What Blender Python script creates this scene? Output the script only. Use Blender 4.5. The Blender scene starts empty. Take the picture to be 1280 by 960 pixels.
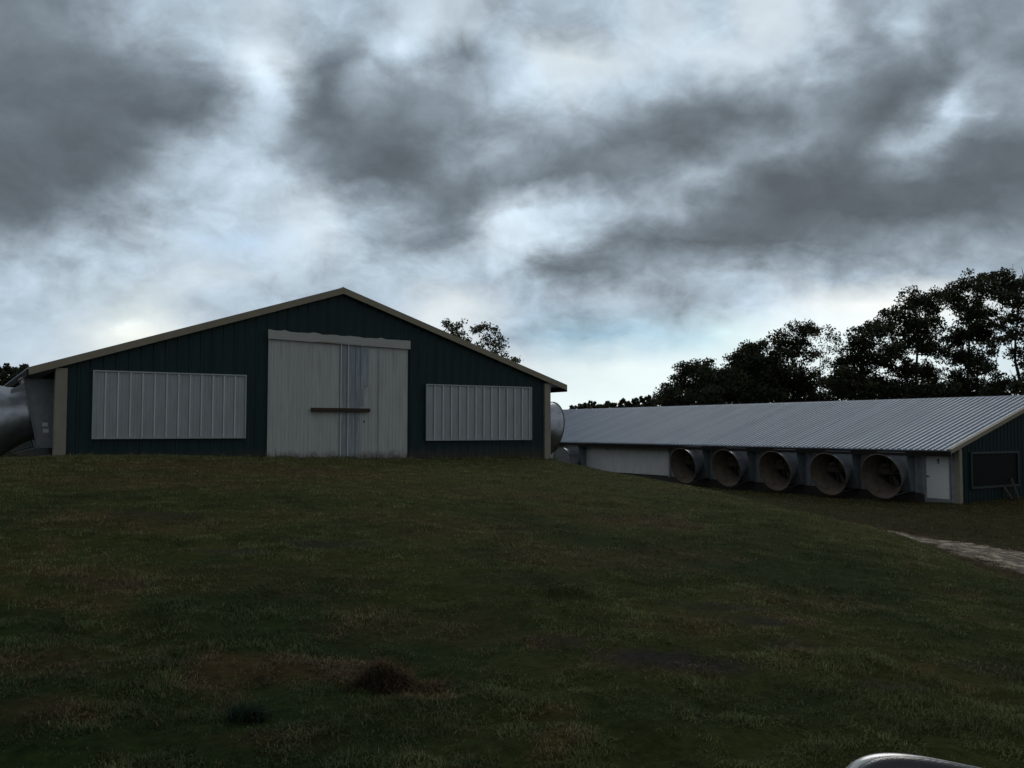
import bpy, math, random
import numpy as np
random.seed(7); rng = np.random.default_rng(11)
S = bpy.context.scene; COL = S.collection
R = math.radians

# ------------------------------------------------------------------ camera
F = 1107.0; YAW = R(32.5); PIT = math.atan(56 / F); EYE = np.array([0, 0, 1.5])
FW = np.array([math.sin(YAW) * math.cos(PIT), math.cos(YAW) * math.cos(PIT), math.sin(PIT)])
RT = np.array([math.cos(YAW), -math.sin(YAW), 0.0]); UP = np.cross(RT, FW)
FH = np.array([math.sin(YAW), math.cos(YAW), 0.0])
cam = bpy.data.cameras.new("camera"); co = bpy.data.objects.new("camera", cam); COL.objects.link(co)
cam.sensor_width = 36; cam.lens = 36 * F / 1280; cam.clip_start = 0.05; cam.clip_end = 6000
co.location = EYE; co.rotation_euler = (R(90) + PIT, 0, -YAW); S.camera = co

def at(x, y, d):
    r = FW + RT * (x - 640) / F - UP * (y - 480) / F
    return EYE + r * (d / (r @ FH))

# ------------------------------------------------------------------ noise helpers
def vnoise(x, y, seed=0):
    xi = np.floor(x).astype(np.int64); yi = np.floor(y).astype(np.int64)
    fx = x - xi; fy = y - yi; fx = fx * fx * (3 - 2 * fx); fy = fy * fy * (3 - 2 * fy)
    def h(a, b):
        n = (a * 374761393 + b * 668265263 + seed * 974634541) & 0xffffffff
        n = ((n ^ (n >> 13)) * 1274126177) & 0xffffffff
        n = ((n ^ (n >> 16)) * 2246822519) & 0xffffffff
        return ((n ^ (n >> 15)) & 0xffff) / 65535.0
    return (h(xi, yi) * (1 - fx) + h(xi + 1, yi) * fx) * (1 - fy) + (h(xi, yi + 1) * (1 - fx) + h(xi + 1, yi + 1) * fx) * fy
def fbm(x, y, o=4, seed=0):
    s = 0; a = .5; t = 0
    for k in range(o):
        s = s + a * vnoise(x * 2 ** k + 17.3 * k, y * 2 ** k - 9.1 * k, seed + k); t += a; a *= .5
    return s / t
def sstep(a, b, x):
    t = np.clip((x - a) / (b - a), 0, 1); return t * t * (3 - 2 * t)

# ------------------------------------------------------------------ mesh helpers
class MB:
    def __init__(s): s.v = []; s.f = []
    def add(s, vs, fs):
        o = len(s.v); s.v += [tuple(map(float, p)) for p in vs]; s.f += [tuple(i + o for i in f) for f in fs]; return s
    def box(s, x0, x1, y0, y1, z0, z1):
        return s.add([(x0,y0,z0),(x1,y0,z0),(x1,y1,z0),(x0,y1,z0),(x0,y0,z1),(x1,y0,z1),(x1,y1,z1),(x0,y1,z1)],
              [(3,2,1,0),(4,5,6,7),(0,1,5,4),(1,2,6,5),(2,3,7,6),(3,0,4,7)])
    def prism(s, poly, a, b):
        n = len(poly); A = [np.add(p, a) for p in poly]; B = [np.add(p, b) for p in poly]
        return s.add(A + B, [tuple(range(n))[::-1], tuple(range(n, 2*n))] + [(i, (i+1) % n, (i+1) % n + n, i + n) for i in range(n)])
    def tube(s, pts, rads, n=7, cap=True):
        pts = [np.array(p, float) for p in pts]; o = len(s.v); m = len(pts)
        for i, p in enumerate(pts):
            d = pts[min(i+1, m-1)] - pts[max(i-1, 0)]; d /= (np.linalg.norm(d) + 1e-9)
            a = np.cross(d, (0,0,1) if abs(d[2]) < .9 else (1,0,0)); a /= np.linalg.norm(a); b = np.cross(d, a)
            for k in range(n):
                t = 2*math.pi*k/n; s.v.append(tuple(p + rads[i]*(a*math.cos(t) + b*math.sin(t))))
        for i in range(m-1):
            for k in range(n):
                s.f.append((o+i*n+k, o+i*n+(k+1) % n, o+(i+1)*n+(k+1) % n, o+(i+1)*n+k))
        if cap:
            s.f.append(tuple(o+k for k in range(n))[::-1]); s.f.append(tuple(o+(m-1)*n+k for k in range(n)))
        return s
    def build(s, name, mat, parent=None, smooth=False, bevel=0):
        me = bpy.data.meshes.new(name); me.from_pydata(s.v, [], s.f); me.update()
        o = bpy.data.objects.new(name, me); COL.objects.link(o); me.materials.append(mat)
        if smooth:
            me.polygons.foreach_set("use_smooth", [True]*len(me.polygons))
        if bevel:
            b = o.modifiers.new("bevel", 'BEVEL'); b.width = bevel; b.segments = 2; b.limit_method = 'ANGLE'
        if parent: o.parent = parent
        return o
def np_mesh(name, V, faces_flat, sizes, mat, parent=None, col=None, smooth=False):
    me = bpy.data.meshes.new(name)
    me.vertices.add(len(V)); me.vertices.foreach_set("co", np.asarray(V, np.float32).ravel())
    me.loops.add(len(faces_flat)); me.loops.foreach_set("vertex_index", np.asarray(faces_flat, np.int32))
    st = np.concatenate([[0], np.cumsum(sizes)[:-1]]).astype(np.int32)
    me.polygons.add(len(sizes)); me.polygons.foreach_set("loop_start", st)
    me.update(calc_edges=True)
    if smooth: me.polygons.foreach_set("use_smooth", np.ones(len(sizes), bool))
    if col is not None:
        a = me.color_attributes.new("tint", 'FLOAT_COLOR', 'POINT')
        c = np.ones((len(V), 4), np.float32); c[:, :3] = col; a.data.foreach_set("color", c.ravel())
    me.materials.append(mat); me.validate()
    o = bpy.data.objects.new(name, me); COL.objects.link(o)
    if parent: o.parent = parent
    return o
def tag(o, label=None, cat=None, group=None, kind=None):
    if label: o["label"] = label
    if cat: o["category"] = cat
    if group: o["group"] = group
    if kind: o["kind"] = kind
    return o
def empty(name, loc=(0,0,0), rz=0):
    o = bpy.data.objects.new(name, None); COL.objects.link(o); o.location = loc; o.rotation_euler = (0,0,rz); o.empty_display_size = .2
    return o

# ------------------------------------------------------------------ materials
def mat(name, c, rough=.6, metal=0., var=.25, scale=3., stretch=(1,1,1), bump=0., bscale=30., c2=None, thr=(.45,.7), s2=2., spec=.5, rvar=.1, st2=(1,1,1), mud=None):
    m = bpy.data.materials.new(name); m.use_nodes = True; nt = m.node_tree; N = nt.nodes; L = nt.links
    b = N["Principled BSDF"]; b.inputs["Roughness"].default_value = rough; b.inputs["Metallic"].default_value = metal
    b.inputs["Specular IOR Level"].default_value = spec
    tc = N.new("ShaderNodeTexCoord"); mp = N.new("ShaderNodeMapping"); mp.inputs["Scale"].default_value = stretch
    L.new(tc.outputs["Object"], mp.inputs["Vector"])
    n = N.new("ShaderNodeTexNoise"); n.inputs["Scale"].default_value = scale; n.inputs["Detail"].default_value = 6; n.inputs["Roughness"].default_value = .65
    L.new(mp.outputs[0], n.inputs["Vector"])
    mr = N.new("ShaderNodeMapRange"); mr.inputs[1].default_value = .25; mr.inputs[2].default_value = .75
    mr.inputs[3].default_value = 1 - var; mr.inputs[4].default_value = 1 + var; L.new(n.outputs["Fac"], mr.inputs[0])
    mul = N.new("ShaderNodeMix"); mul.data_type = 'RGBA'; mul.blend_type = 'MULTIPLY'; mul.inputs[0].default_value = 1
    mul.inputs[6].default_value = (*c, 1); L.new(mr.outputs[0], mul.inputs[7]); out = mul.outputs[2]
    if c2 is not None:
        mp2 = N.new("ShaderNodeMapping"); mp2.inputs["Scale"].default_value = st2; L.new(tc.outputs["Object"], mp2.inputs["Vector"])
        n2 = N.new("ShaderNodeTexNoise"); n2.inputs["Scale"].default_value = s2; n2.inputs["Detail"].default_value = 8; n2.inputs["Roughness"].default_value = .7
        L.new(mp2.outputs[0], n2.inputs["Vector"])
        m2 = N.new("ShaderNodeMapRange"); m2.inputs[1].default_value = thr[0]; m2.inputs[2].default_value = thr[1]; L.new(n2.outputs["Fac"], m2.inputs[0])
        mx = N.new("ShaderNodeMix"); mx.data_type = 'RGBA'; L.new(m2.outputs[0], mx.inputs[0]); L.new(out, mx.inputs[6]); mx.inputs[7].default_value = (*c2, 1); out = mx.outputs[2]
    if mud:      # rain splashed soil low on the sheet: (bottom z, top z, amount)
        sx = N.new("ShaderNodeSeparateXYZ"); L.new(tc.outputs["Object"], sx.inputs[0])
        nm = N.new("ShaderNodeTexNoise"); nm.inputs["Scale"].default_value = 5.; nm.inputs["Detail"].default_value = 8; nm.inputs["Roughness"].default_value = .7; L.new(tc.outputs["Object"], nm.inputs["Vector"])
        z1 = N.new("ShaderNodeMapRange"); z1.inputs[1].default_value = mud[1]; z1.inputs[2].default_value = mud[0]; L.new(sx.outputs[2], z1.inputs[0])
        pm = N.new("ShaderNodeMath"); pm.operation = 'MULTIPLY'; L.new(z1.outputs[0], pm.inputs[0]); L.new(nm.outputs["Fac"], pm.inputs[1])
        p2 = N.new("ShaderNodeMapRange"); p2.inputs[1].default_value = .22; p2.inputs[2].default_value = .5; p2.inputs[4].default_value = mud[2]; L.new(pm.outputs[0], p2.inputs[0])
        mm_ = N.new("ShaderNodeMix"); mm_.data_type = 'RGBA'; L.new(p2.outputs[0], mm_.inputs[0]); L.new(out, mm_.inputs[6]); mm_.inputs[7].default_value = (.085,.062,.040,1); out = mm_.outputs[2]
    L.new(out, b.inputs["Base Color"])
    rr = N.new("ShaderNodeMapRange"); rr.inputs[3].default_value = max(.02, rough - rvar); rr.inputs[4].default_value = min(1, rough + rvar)
    L.new(n.outputs["Fac"], rr.inputs[0]); L.new(rr.outputs[0], b.inputs["Roughness"])
    if bump:
        nb = N.new("ShaderNodeTexNoise"); nb.inputs["Scale"].default_value = bscale; nb.inputs["Detail"].default_value = 5; L.new(mp.outputs[0], nb.inputs["Vector"])
        bp = N.new("ShaderNodeBump"); bp.inputs["Strength"].default_value = bump; bp.inputs["Distance"].default_value = .02
        L.new(nb.outputs["Fac"], bp.inputs["Height"]); L.new(bp.outputs[0], b.inputs["Normal"])
    return m
def tint_mat(name, rough=.8, fine=.35, scale=25., bump=0., trans=0., spec=.25):
    m = bpy.data.materials.new(name); m.use_nodes = True; nt = m.node_tree; N = nt.nodes; L = nt.links
    b = N["Principled BSDF"]; b.inputs["Roughness"].default_value = rough; b.inputs["Specular IOR Level"].default_value = spec
    a = N.new("ShaderNodeVertexColor"); a.layer_name = "tint"
    tc = N.new("ShaderNodeTexCoord"); n = N.new("ShaderNodeTexNoise"); n.inputs["Scale"].default_value = scale; n.inputs["Detail"].default_value = 8; n.inputs["Roughness"].default_value = .75
    L.new(tc.outputs["Object"], n.inputs["Vector"])
    mr = N.new("ShaderNodeMapRange"); mr.inputs[1].default_value = .3; mr.inputs[2].default_value = .7; mr.inputs[3].default_value = 1-fine; mr.inputs[4].default_value = 1+fine
    L.new(n.outputs["Fac"], mr.inputs[0])
    mul = N.new("ShaderNodeMix"); mul.data_type = 'RGBA'; mul.blend_type = 'MULTIPLY'; mul.inputs[0].default_value = 1
    L.new(a.outputs[0], mul.inputs[6]); L.new(mr.outputs[0], mul.inputs[7]); L.new(mul.outputs[2], b.inputs["Base Color"])
    if bump:
        bp = N.new("ShaderNodeBump"); bp.inputs["Strength"].default_value = bump; bp.inputs["Distance"].default_value = .05
        L.new(n.outputs["Fac"], bp.inputs["Height"]); L.new(bp.outputs[0], b.inputs["Normal"])
    if trans:
        t = N.new("ShaderNodeBsdfTranslucent"); L.new(mul.outputs[2], t.inputs[0]); mx = N.new("ShaderNodeMixShader"); mx.inputs[0].default_value = trans
        L.new(b.outputs[0], mx.inputs[1]); L.new(t.outputs[0], mx.inputs[2]); L.new(mx.outputs[0], N["Material Output"].inputs[0])
    return m
M = {}
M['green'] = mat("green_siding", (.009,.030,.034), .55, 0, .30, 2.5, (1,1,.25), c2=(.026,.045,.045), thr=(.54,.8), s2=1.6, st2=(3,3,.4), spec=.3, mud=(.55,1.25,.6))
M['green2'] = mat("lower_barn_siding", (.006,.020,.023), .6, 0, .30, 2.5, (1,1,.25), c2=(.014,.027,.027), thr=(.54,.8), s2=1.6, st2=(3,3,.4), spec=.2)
M['white'] = mat("chalky_white_metal", (.46,.495,.48), .6, 0, .13, 3., (2,2,.3), c2=(.29,.29,.26), thr=(.5,.8), s2=1.6, st2=(7,7,.4), mud=(.58,1.1,.8))
M['dirt'] = mat("mud_splash", (.20,.16,.11), .9, 0, .3, 9.)
M['bluegrey'] = mat("bare_galvanised_strip", (.25,.30,.345), .45, .2, .2, 4., (3,3,.4), c2=(.50,.53,.54), thr=(.50,.68), s2=2.6, st2=(7,7,.3), mud=(.58,1.0,.6))
M['shutter'] = mat("galvanised_shutter", (.36,.40,.425), .38, .5, .14, 5., (1,1,.3), c2=(.29,.32,.33), thr=(.52,.8), s2=2., st2=(3,3,.5))
M['rib'] = mat("shutter_rib_highlight", (.58,.62,.63), .45, .1, .12, 5., (1,1,.3))  # paler than the sheet: side light on the rib crests put into colour
M['beige'] = mat("beige_trim", (.27,.255,.21), .6, 0, .15, 4., (1,1,.5), c2=(.22,.19,.15), thr=(.58,.8), s2=3.)
M['rake'] = mat("tan_rake_trim", (.27,.245,.18), .6, 0, .15, 3.)
M['board'] = mat("weathered_painted_board", (.43,.45,.43), .75, 0, .15, 6., (.3,1,4), c2=(.20,.18,.15), thr=(.6,.66), s2=1.8, st2=(.5,1,5), bump=.3)
M['bar'] = mat("dark_brown_timber", (.045,.028,.022), .8, 0, .3, 8., (.4,1,3), bump=.3)
M['galv'] = mat("galvanised_steel", (.42,.46,.50), .36, .85, .16, 5., c2=(.30,.33,.37), thr=(.45,.65), s2=4., rvar=.12)
M['housing'] = mat("dull_fan_housing", (.20,.225,.24), .5, .25, .25, 4., c2=(.28,.30,.31), thr=(.52,.72), s2=7., rvar=.12)
M['galvd'] = mat("weathered_galvanised_steel", (.31,.345,.375), .45, .3, .25, 4., c2=(.44,.47,.49), thr=(.52,.72), s2=7., rvar=.12)
M['dust'] = mat("dust_caked_steel", (.125,.102,.078), .85, 0, .5, 3., c2=(.17,.12,.08), thr=(.55,.8), s2=3.)
M['blade'] = mat("fan_blade", (.085,.075,.062), .8, 0, .2, 5.)
M['dark'] = mat("dark_opening", (.012,.012,.012), .9, 0, .2, 4.)
M['glass'] = mat("dark_window_screen", (.006,.007,.007), .6, 0, .3, 3., spec=.12)
M['wframe'] = mat("green_window_frame", (.012,.027,.031), .5, 0, .15, 4.)
M['roof'] = mat("ribbed_roof_metal", (.285,.35,.43), .42, .3, .10, 1.5, (1,.4,1), c2=(.25,.305,.375), thr=(.44,.56), s2=1.05, st2=(.04,1,.04))
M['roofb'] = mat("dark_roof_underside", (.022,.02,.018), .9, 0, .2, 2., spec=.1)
M['wall'] = mat("pale_side_sheet", (.72,.75,.77), .55, .1, .12, 3., (1,1,.4), c2=(.55,.57,.58), thr=(.55,.85), s2=1.)
M['door'] = mat("white_door_paint", (.82,.85,.84), .5, 0, .06, 3., c2=(.62,.64,.61), thr=(.6,.9), s2=1.2)
M['conc'] = mat("concrete_footing", (.05,.048,.043), .9, 0, .25, 5., bump=.3)  # dark footing, deepened to carry the shadow under the fan housings
M['bark'] = mat("bark", (.050,.042,.034), .9, 0, .35, 4., (2,2,.4), bump=.5)
M['sticker'] = mat("white_sticker", (.62,.63,.62), .5, 0, .08, 20.)
M['ink'] = mat("black_ink", (.015,.015,.018), .6, 0, .05, 20.)
M['grass'] = tint_mat("grass_blades", .75, .15, 6., trans=.25, spec=.08)
M['ground'] = tint_mat("turf_soil", .95, .55, 14., bump=.8, spec=.02)
M['leaf'] = tint_mat("tree_leaves", .6, .2, 2., trans=.22, spec=.3)
M['straw'] = tint_mat("dead_straw", .9, .25, 12., trans=.1, spec=.03)
M['silver'] = mat("silver_car_paint", (.55,.56,.56), .22, .35, .03, 8.)
M['black'] = mat("black_car_plastic", (.02,.02,.024), .22, 0, .1, 30., bump=.1, bscale=300.)
M['mirror'] = mat("mirror_glass", (.55,.57,.6), .03, 1., .01, 5., rvar=.01)
M['rubber'] = mat("tyre_rubber", (.02,.02,.02), .85, 0, .2, 12.)
M['boardw'] = mat("weathered_brown_board", (.034,.025,.018), .85, 0, .3, 6., bump=.3)
M['path'] = mat("pale_gravel", (.40,.325,.225), .85, 0, .4, 9., c2=(.075,.05,.030), thr=(.40,.50), s2=3.0, bump=1., bscale=20.)

# ------------------------------------------------------------------ ground
ctl = [(0,0,0),(-3,2,.05),(3,1,-.1),(1,5,.08),(-3,6,.2),(5,4,-.06),(4,9,.28),(1,12,.5),(5,12,.42),(1.5,18,.74),(8,18,.56),(12,18,.38),(10,10,.06),
 (2.3,25.1,.79),(5,25.1,.74),(9.9,25.1,.62),(14,25.1,.54),(17.5,25.1,.46),(8,13,.32),(9,5,-.25),
 (25.5,16.8,-1.9),(25.2,13.2,-1.95),(22.5,18.5,-1.5),(24,25,-1.05),(30,28,-1.7),(36,24,-1.86),(36,31,-1.86),(36,38,-1.82),(36,46,-1.6),(36,55,-1.4),
 (31,18.5,-1.82),(38,18,-1.78),(43,20,-1.66),(46,21,-1.65),(19.5,27,.12),(20,35,-.1),(24,45,-.5),(28,47,-.8),(26,60,-.8),
 (-2,24,.68),(-4,18,.62),(.6,26.5,.42),(.5,33,.35),(-8,26,.5),(-10,12,.4),(-20,30,.5),(10,40,.5),(10,70,.3),
 (80,20,-2),(90,60,-1.6),(60,90,-1),(20,110,0),(-20,100,1.2),(-60,80,1.8),(-60,20,1),(-40,-20,0),(0,-40,-.5),(40,-30,-1.6),(80,-20,-2),(24,3,-1.7),(10,-5,-.5),(15,3,-.85),(28,8,-2.0)]
for x, y, d in [(700,577,31),(840,600,24),(900,613,22),(960,628,20),(1020,645,18.5),(1080,658,17.5),(1140,668,15.8),(1180,688,14.0),(1240,713,12),(1280,722,11)]:
    p_ = at(x, y, d); ctl.append((p_[0], p_[1], p_[2]-.07))
for x, d, z in [(1280,14,-1.0),(1280,16,-1.4),(1280,18,-1.7),(1280,20.5,-1.95),(1240,14,-.85),(1240,16,-1.2),(1240,18,-1.55),(1240,20,-1.8),(1180,16,-.82),(1180,18,-1.15),(1180,20,-1.45),(1140,18,-.85),(1140,20,-1.2),(1340,12,-.9),(1340,15,-1.4),(1340,19,-1.95)]:
    p_ = at(x, 536, d); ctl.append((p_[0], p_[1], z))
CT = np.array(ctl); A = CT[:, :2]
def U(d2): return d2 * np.log(d2 + 1e-9) * .5
NC = n = len(CT); K = U(((A[:,None]-A[None])**2).sum(-1)) + np.eye(n)*.6
Pm = np.c_[np.ones(n), A]; W = np.linalg.solve(np.block([[K, Pm],[Pm.T, np.zeros((3,3))]]), np.r_[CT[:,2], 0,0,0])
def hbase(x, y):
    x = np.asarray(x, float).copy(); y = np.asarray(y, float).copy(); r = np.hypot(x-15, y-20) + 1e-9; k = np.minimum(1, 85/r)
    x = 15+(x-15)*k; y = 20+(y-20)*k
    z = W[NC] + W[NC+1]*x + W[NC+2]*y
    for i in range(NC): z = z + W[i]*U((x-A[i,0])**2 + (y-A[i,1])**2)
    return z
def hgt(x, y):
    r = np.hypot(x, y); k = np.clip(1.3 - r/26, 0, 1)
    return hbase(x, y) + k*(.05*(fbm(x*1.3, y*1.3, 3, 5)-.5)*1.6 + .035*(fbm(x*5, y*5, 2, 9)-.5)*1.6)
# known bare / dead patches: world centre, radii, strength (0..1) and kind
def gp(x, y, z=.1):
    r = FW + RT*(x-640)/F - UP*(y-480)/F; t = (z-1.5)/r[2]; p = EYE + r*t; return p[0], p[1]
PATH = [(27.0,21.5,.15),(26.0,18.2,1.0),(24.9,15.0,2.3),(23.4,12.0,3.2),(22.2,8.5,3.4),(21.5,4.0,3.4),(21.5,-4,3.4)]
PP = np.array(PATH)
def pathdist(x, y):
    best = np.full(np.shape(x), 9.)
    for a, b in zip(PP[:-1], PP[1:]):
        d = b[:2]-a[:2]; t = np.clip(((x-a[0])*d[0]+(y-a[1])*d[1])/(d@d), 0, 1)
        w = a[2]+(b[2]-a[2])*t; best = np.minimum(best, np.hypot(x-a[0]-d[0]*t, y-a[1]-d[1]*t)-w*.5)
    return best
PATCH = []
for px, py, rl, rd, s in [(320,828,.42,.28,.95),(430,826,.45,.22,.9),(260,850,.22,.2,.6),(530,850,.22,.12,.9),(60,835,.5,.35,.5),(60,890,.3,.2,.5),(340,910,.3,.15,.4),(520,720,.9,.5,.4),(300,690,1.1,.6,.35),(700,790,.35,.25,.55),(690,870,.2,.12,.5),(590,940,.25,.12,.5),(150,650,1.4,.8,.5),(300,600,3.5,1.8,.75),(180,615,2.2,1.2,.5),(560,640,1.5,1.2,.35),(790,625,1.2,1.0,.6),(860,650,.8,.6,.4),(1000,680,.8,.5,.4),(480,770,.6,.35,.3),(720,660,1.2,.8,.45),(620,610,2.,1.,.4)]:
    X, Y = gp(px, py, .1 if py > 720 else .45); PATCH.append((X, Y, rl, rd, s))
BARE = []
for px, py, rl, rd, s in [(830,815,.55,.22,.9),(945,765,.35,.18,.9),(980,790,.3,.2,.5),(900,712,.5,.2,.6),(420,680,.6,.3,.6),(290,722,.4,.15,.7),(200,660,.7,.3,.5),(710,800,.25,.2,.6),(1130,830,.4,.15,.5),(1240,800,.4,.2,.5),(650,700,.6,.25,.3),(130,560+160,.5,.2,.4)]:
    X, Y = gp(px, py, .05 if py > 720 else .3); BARE.append((X, Y, rl, rd, s))
def patchfield(lst, x, y):
    out = np.zeros_like(x); w = (fbm(x*3, y*3, 3, 21)-.5)*1.1
    for X, Y, rl, rd, s in lst:
        dx = x-X; dy = y-Y; a = dx*RT[0]+dy*RT[1]; b = dx*FH[0]+dy*FH[1]
        out = np.maximum(out, s*sstep(1.25, .45, np.sqrt((a/rl)**2+(b/rd)**2)+w))
    return out
def tints(x, y):
    """albedo of the turf: greens, olive, dead brown and bare soil by patch"""
    big = fbm(x*.22, y*.22, 3, 2); mid = fbm(x*.9, y*.9, 3, 3); sm = fbm(x*3.1, y*3.1, 2, 4)
    g1 = np.array([.038,.066,.020]); g2 = np.array([.078,.094,.026]); br = np.array([.120,.086,.040]); soil = np.array([.055,.052,.046])
    t = sstep(.35, .65, big*.55+mid*.45)[...,None]; c = g1*(1-t)+g2*t
    far = sstep(8, 22, np.hypot(x, y))[...,None]; c = c*(1-.55*far) + np.array([.108,.112,.032])*.55*far
    b = np.maximum(.95*patchfield(PATCH, x, y), .5*sstep(.58, .74, mid*.6+sm*.4))[...,None]; c = c*(1-b)+br*b
    damp = sstep(-1.15, -1.7, hbase(x, y))[...,None]*sstep(20, 27, np.hypot(x, y))[...,None]; c = c*(1-.7*damp)+np.array([.050,.044,.020])*.7*damp
    pe = (sstep(.9, .05, pathdist(x, y)+.5*(fbm(x*2., y*2., 3, 66)-.5)))[...,None]; c = c*(1-.75*pe)+np.array([.085,.066,.042])*.75*pe
    s = patchfield(BARE, x, y)[...,None]; c = c*(1-s)+soil*s
    return c*(.8+.4*sm[...,None]), b[...,0], s[...,0]
ang = np.concatenate([np.arange(-52, 52, .3), np.arange(52, 308, 3.2)]); ang = np.radians(ang); na = len(ang)
rr = .4*1.0235**np.arange(0, 372); nr = len(rr)
GX = rr[:,None]*np.sin(YAW+ang)[None]; GY = rr[:,None]*np.cos(YAW+ang)[None]
fx, fy = GX.ravel(), GY.ravel(); fz = hgt(fx, fy); c, _, _ = tints(fx, fy)
V = np.c_[fx, fy, fz]; V = np.r_[V, [[0,0,float(hgt(np.array([0.]),np.array([0.]))[0])]]]; c = np.r_[c, c[:1]]
i = np.arange(nr-1)[:,None]*na; j = np.arange(na)[None]; j2 = (np.arange(na)+1)[None] % na
q = np.stack([i+j, i+na+j, i+na+j2, i+j2], -1).reshape(-1)
cc = len(V)-1; tri = np.stack([np.full(na, cc), np.arange(na), (np.arange(na)+1) % na], -1)
ff = np.concatenate([q, tri.reshape(-1)]); sz = np.concatenate([np.full((nr-1)*na, 4), np.full(na, 3)])
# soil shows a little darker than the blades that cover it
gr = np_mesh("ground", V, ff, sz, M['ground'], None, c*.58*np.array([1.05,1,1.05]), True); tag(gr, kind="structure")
def gz(x, y): return float(hgt(np.array([x], float), np.array([y], float))[0])

# ------------------------------------------------------------------ grass
def blades(x, y, h, w, lean, col, flat=None):
    n = len(x); z = hgt(x, y)-.006; th = rng.uniform(0, 2*np.pi, n); ph = th + np.pi/2 + rng.normal(0, .5, n)
    P = np.c_[x, y, z]; sx = np.c_[np.cos(th), np.sin(th), np.zeros(n)]*(w*.5)[:,None]; d = np.c_[np.cos(ph), np.sin(ph), np.zeros(n)]
    m = P + d*(h*lean*.35)[:,None] + np.c_[np.zeros((n,2)), h*.6*np.sqrt(np.clip(1-lean**2*.5, .02, 1))]
    t = P + d*(h*lean)[:,None] + np.c_[np.zeros((n,2)), h*np.sqrt(np.clip(1-lean**2, .01, 1))]
    if flat is not None:
        m = np.where(flat[:,None], P+d*(h*.5)[:,None]+[0,0,.025], m); t = np.where(flat[:,None], P+d*h[:,None]+[0,0,.012], t)
    V = np.stack([P-sx, P+sx, m+sx*.8, m-sx*.8, t], 1).reshape(-1, 3)
    b = (np.arange(n)*5)[:,None]; f = np.concatenate([b+[0,1,2,3], b+[3,2,4]], 1).reshape(-1)
    return V, f, np.tile([4,3], n), np.repeat(col, 5, 0)
def lay_grass():
    N = 1150000
    a = R(1)*rng.uniform(-46, 46, N); u = rng.uniform(0, 1, N); k = .55
    r0, r1 = 2.4, 62.; r = (r0**k + u*(r1**k-r0**k))**(1/k)
    x = r*np.sin(YAW+a); y = r*np.cos(YAW+a)
    q = rng.integers(0, len(PP)-1, 60000); f_ = rng.uniform(0, 1, 60000)[:,None]; pc = PP[q]*(1-f_)+PP[q+1]*f_; dd_ = PP[q+1,:2]-PP[q,:2]; dd_ /= np.linalg.norm(dd_, axis=1)[:,None]
    of = rng.choice([-1, 1], 60000)*(pc[:,2]*.5+rng.normal(-.1, .32, 60000)); x = np.r_[x, pc[:,0]-dd_[:,1]*of]; y = np.r_[y, pc[:,1]+dd_[:,0]*of]; r = np.hypot(x, y); N = len(x)
    cl = fbm(x*4.5, y*4.5, 2, 31); big = fbm(x*1.2, y*1.2, 2, 33)
    c, b, s = tints(x, y)
    keep = rng.uniform(0, 1, N) < np.clip(.25+2.6*(cl-.36), .04, 1)*(1-.8*s)*(1-.35*b)
    keep &= ~((x > 2.2) & (x < 17.6) & (y > 25.05)); keep &= ~((x > 37.9) & (y > 22.6)); keep &= ~((x > 1.9) & (x < 17.9) & (y > 25.05))
    pd = pathdist(x, y); keep &= (pd > -1.1*fbm(x*2.2, y*2.2, 3, 61)) | (rng.uniform(0, 1, N) < .10+.7*(fbm(x*1.7, y*1.7, 3, 62) > .52))
    x, y, r, c, b, s, cl, big = [q[keep] for q in (x, y, r, c, b, s, cl, big)]; n = len(x)
    h = .62*(.026+.042*np.clip((cl-.3)*1.8, 0, 1)*rng.uniform(.5, 1.25, n)+.03*np.clip((big-.5)*3, 0, 1))*(1+r*.018)*(1-.5*s)
    tall = rng.uniform(0, 1, n) < .006; h = np.where(tall, h*2.0, h)
    edge = (np.abs(y-24.85) < .25) & (x > 2) & (x < 18); h = np.where(edge, h*rng.uniform(1.2, 2.6, n), h)
    w = .0029*(1+r*.17)*rng.uniform(.7, 1.4, n)
    dead = (rng.uniform(0, 1, n) < b*.75+.05)
    br = np.array([.115,.078,.042])
    c = np.where(dead[:,None], br*rng.uniform(.55, 1.3, (n,1)), c*rng.uniform(.85, 1.75, (n,1))*np.array([1,1.03,1.12]))
    tone = (.55+.9*fbm(x*3.3, y*3.3, 2, 71))*(.7+.6*fbm(x*9., y*9., 2, 72)); c = c*(tone*1.42)[:,None]; gray = c.mean(1, keepdims=True)*np.array([1.10,1.06,.66]); c = c*.55+gray*.45
    pale = rng.uniform(0, 1, n) < .005; c = np.where(pale[:,None], np.array([.26,.24,.17]), c)
    flat = dead & (rng.uniform(0, 1, n) < .65*b+.1)
    h = np.where(flat, h*2.2, h)
    return blades(x, y, h, w, rng.uniform(.35, .98, n), c, flat)
V, f, sz, cg = lay_grass()
g = np_mesh("grass", V, f, sz, M['grass'], None, cg); tag(g, "short mown dark green grass with brown dead patches over the mound", "grass", kind="stuff")

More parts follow.
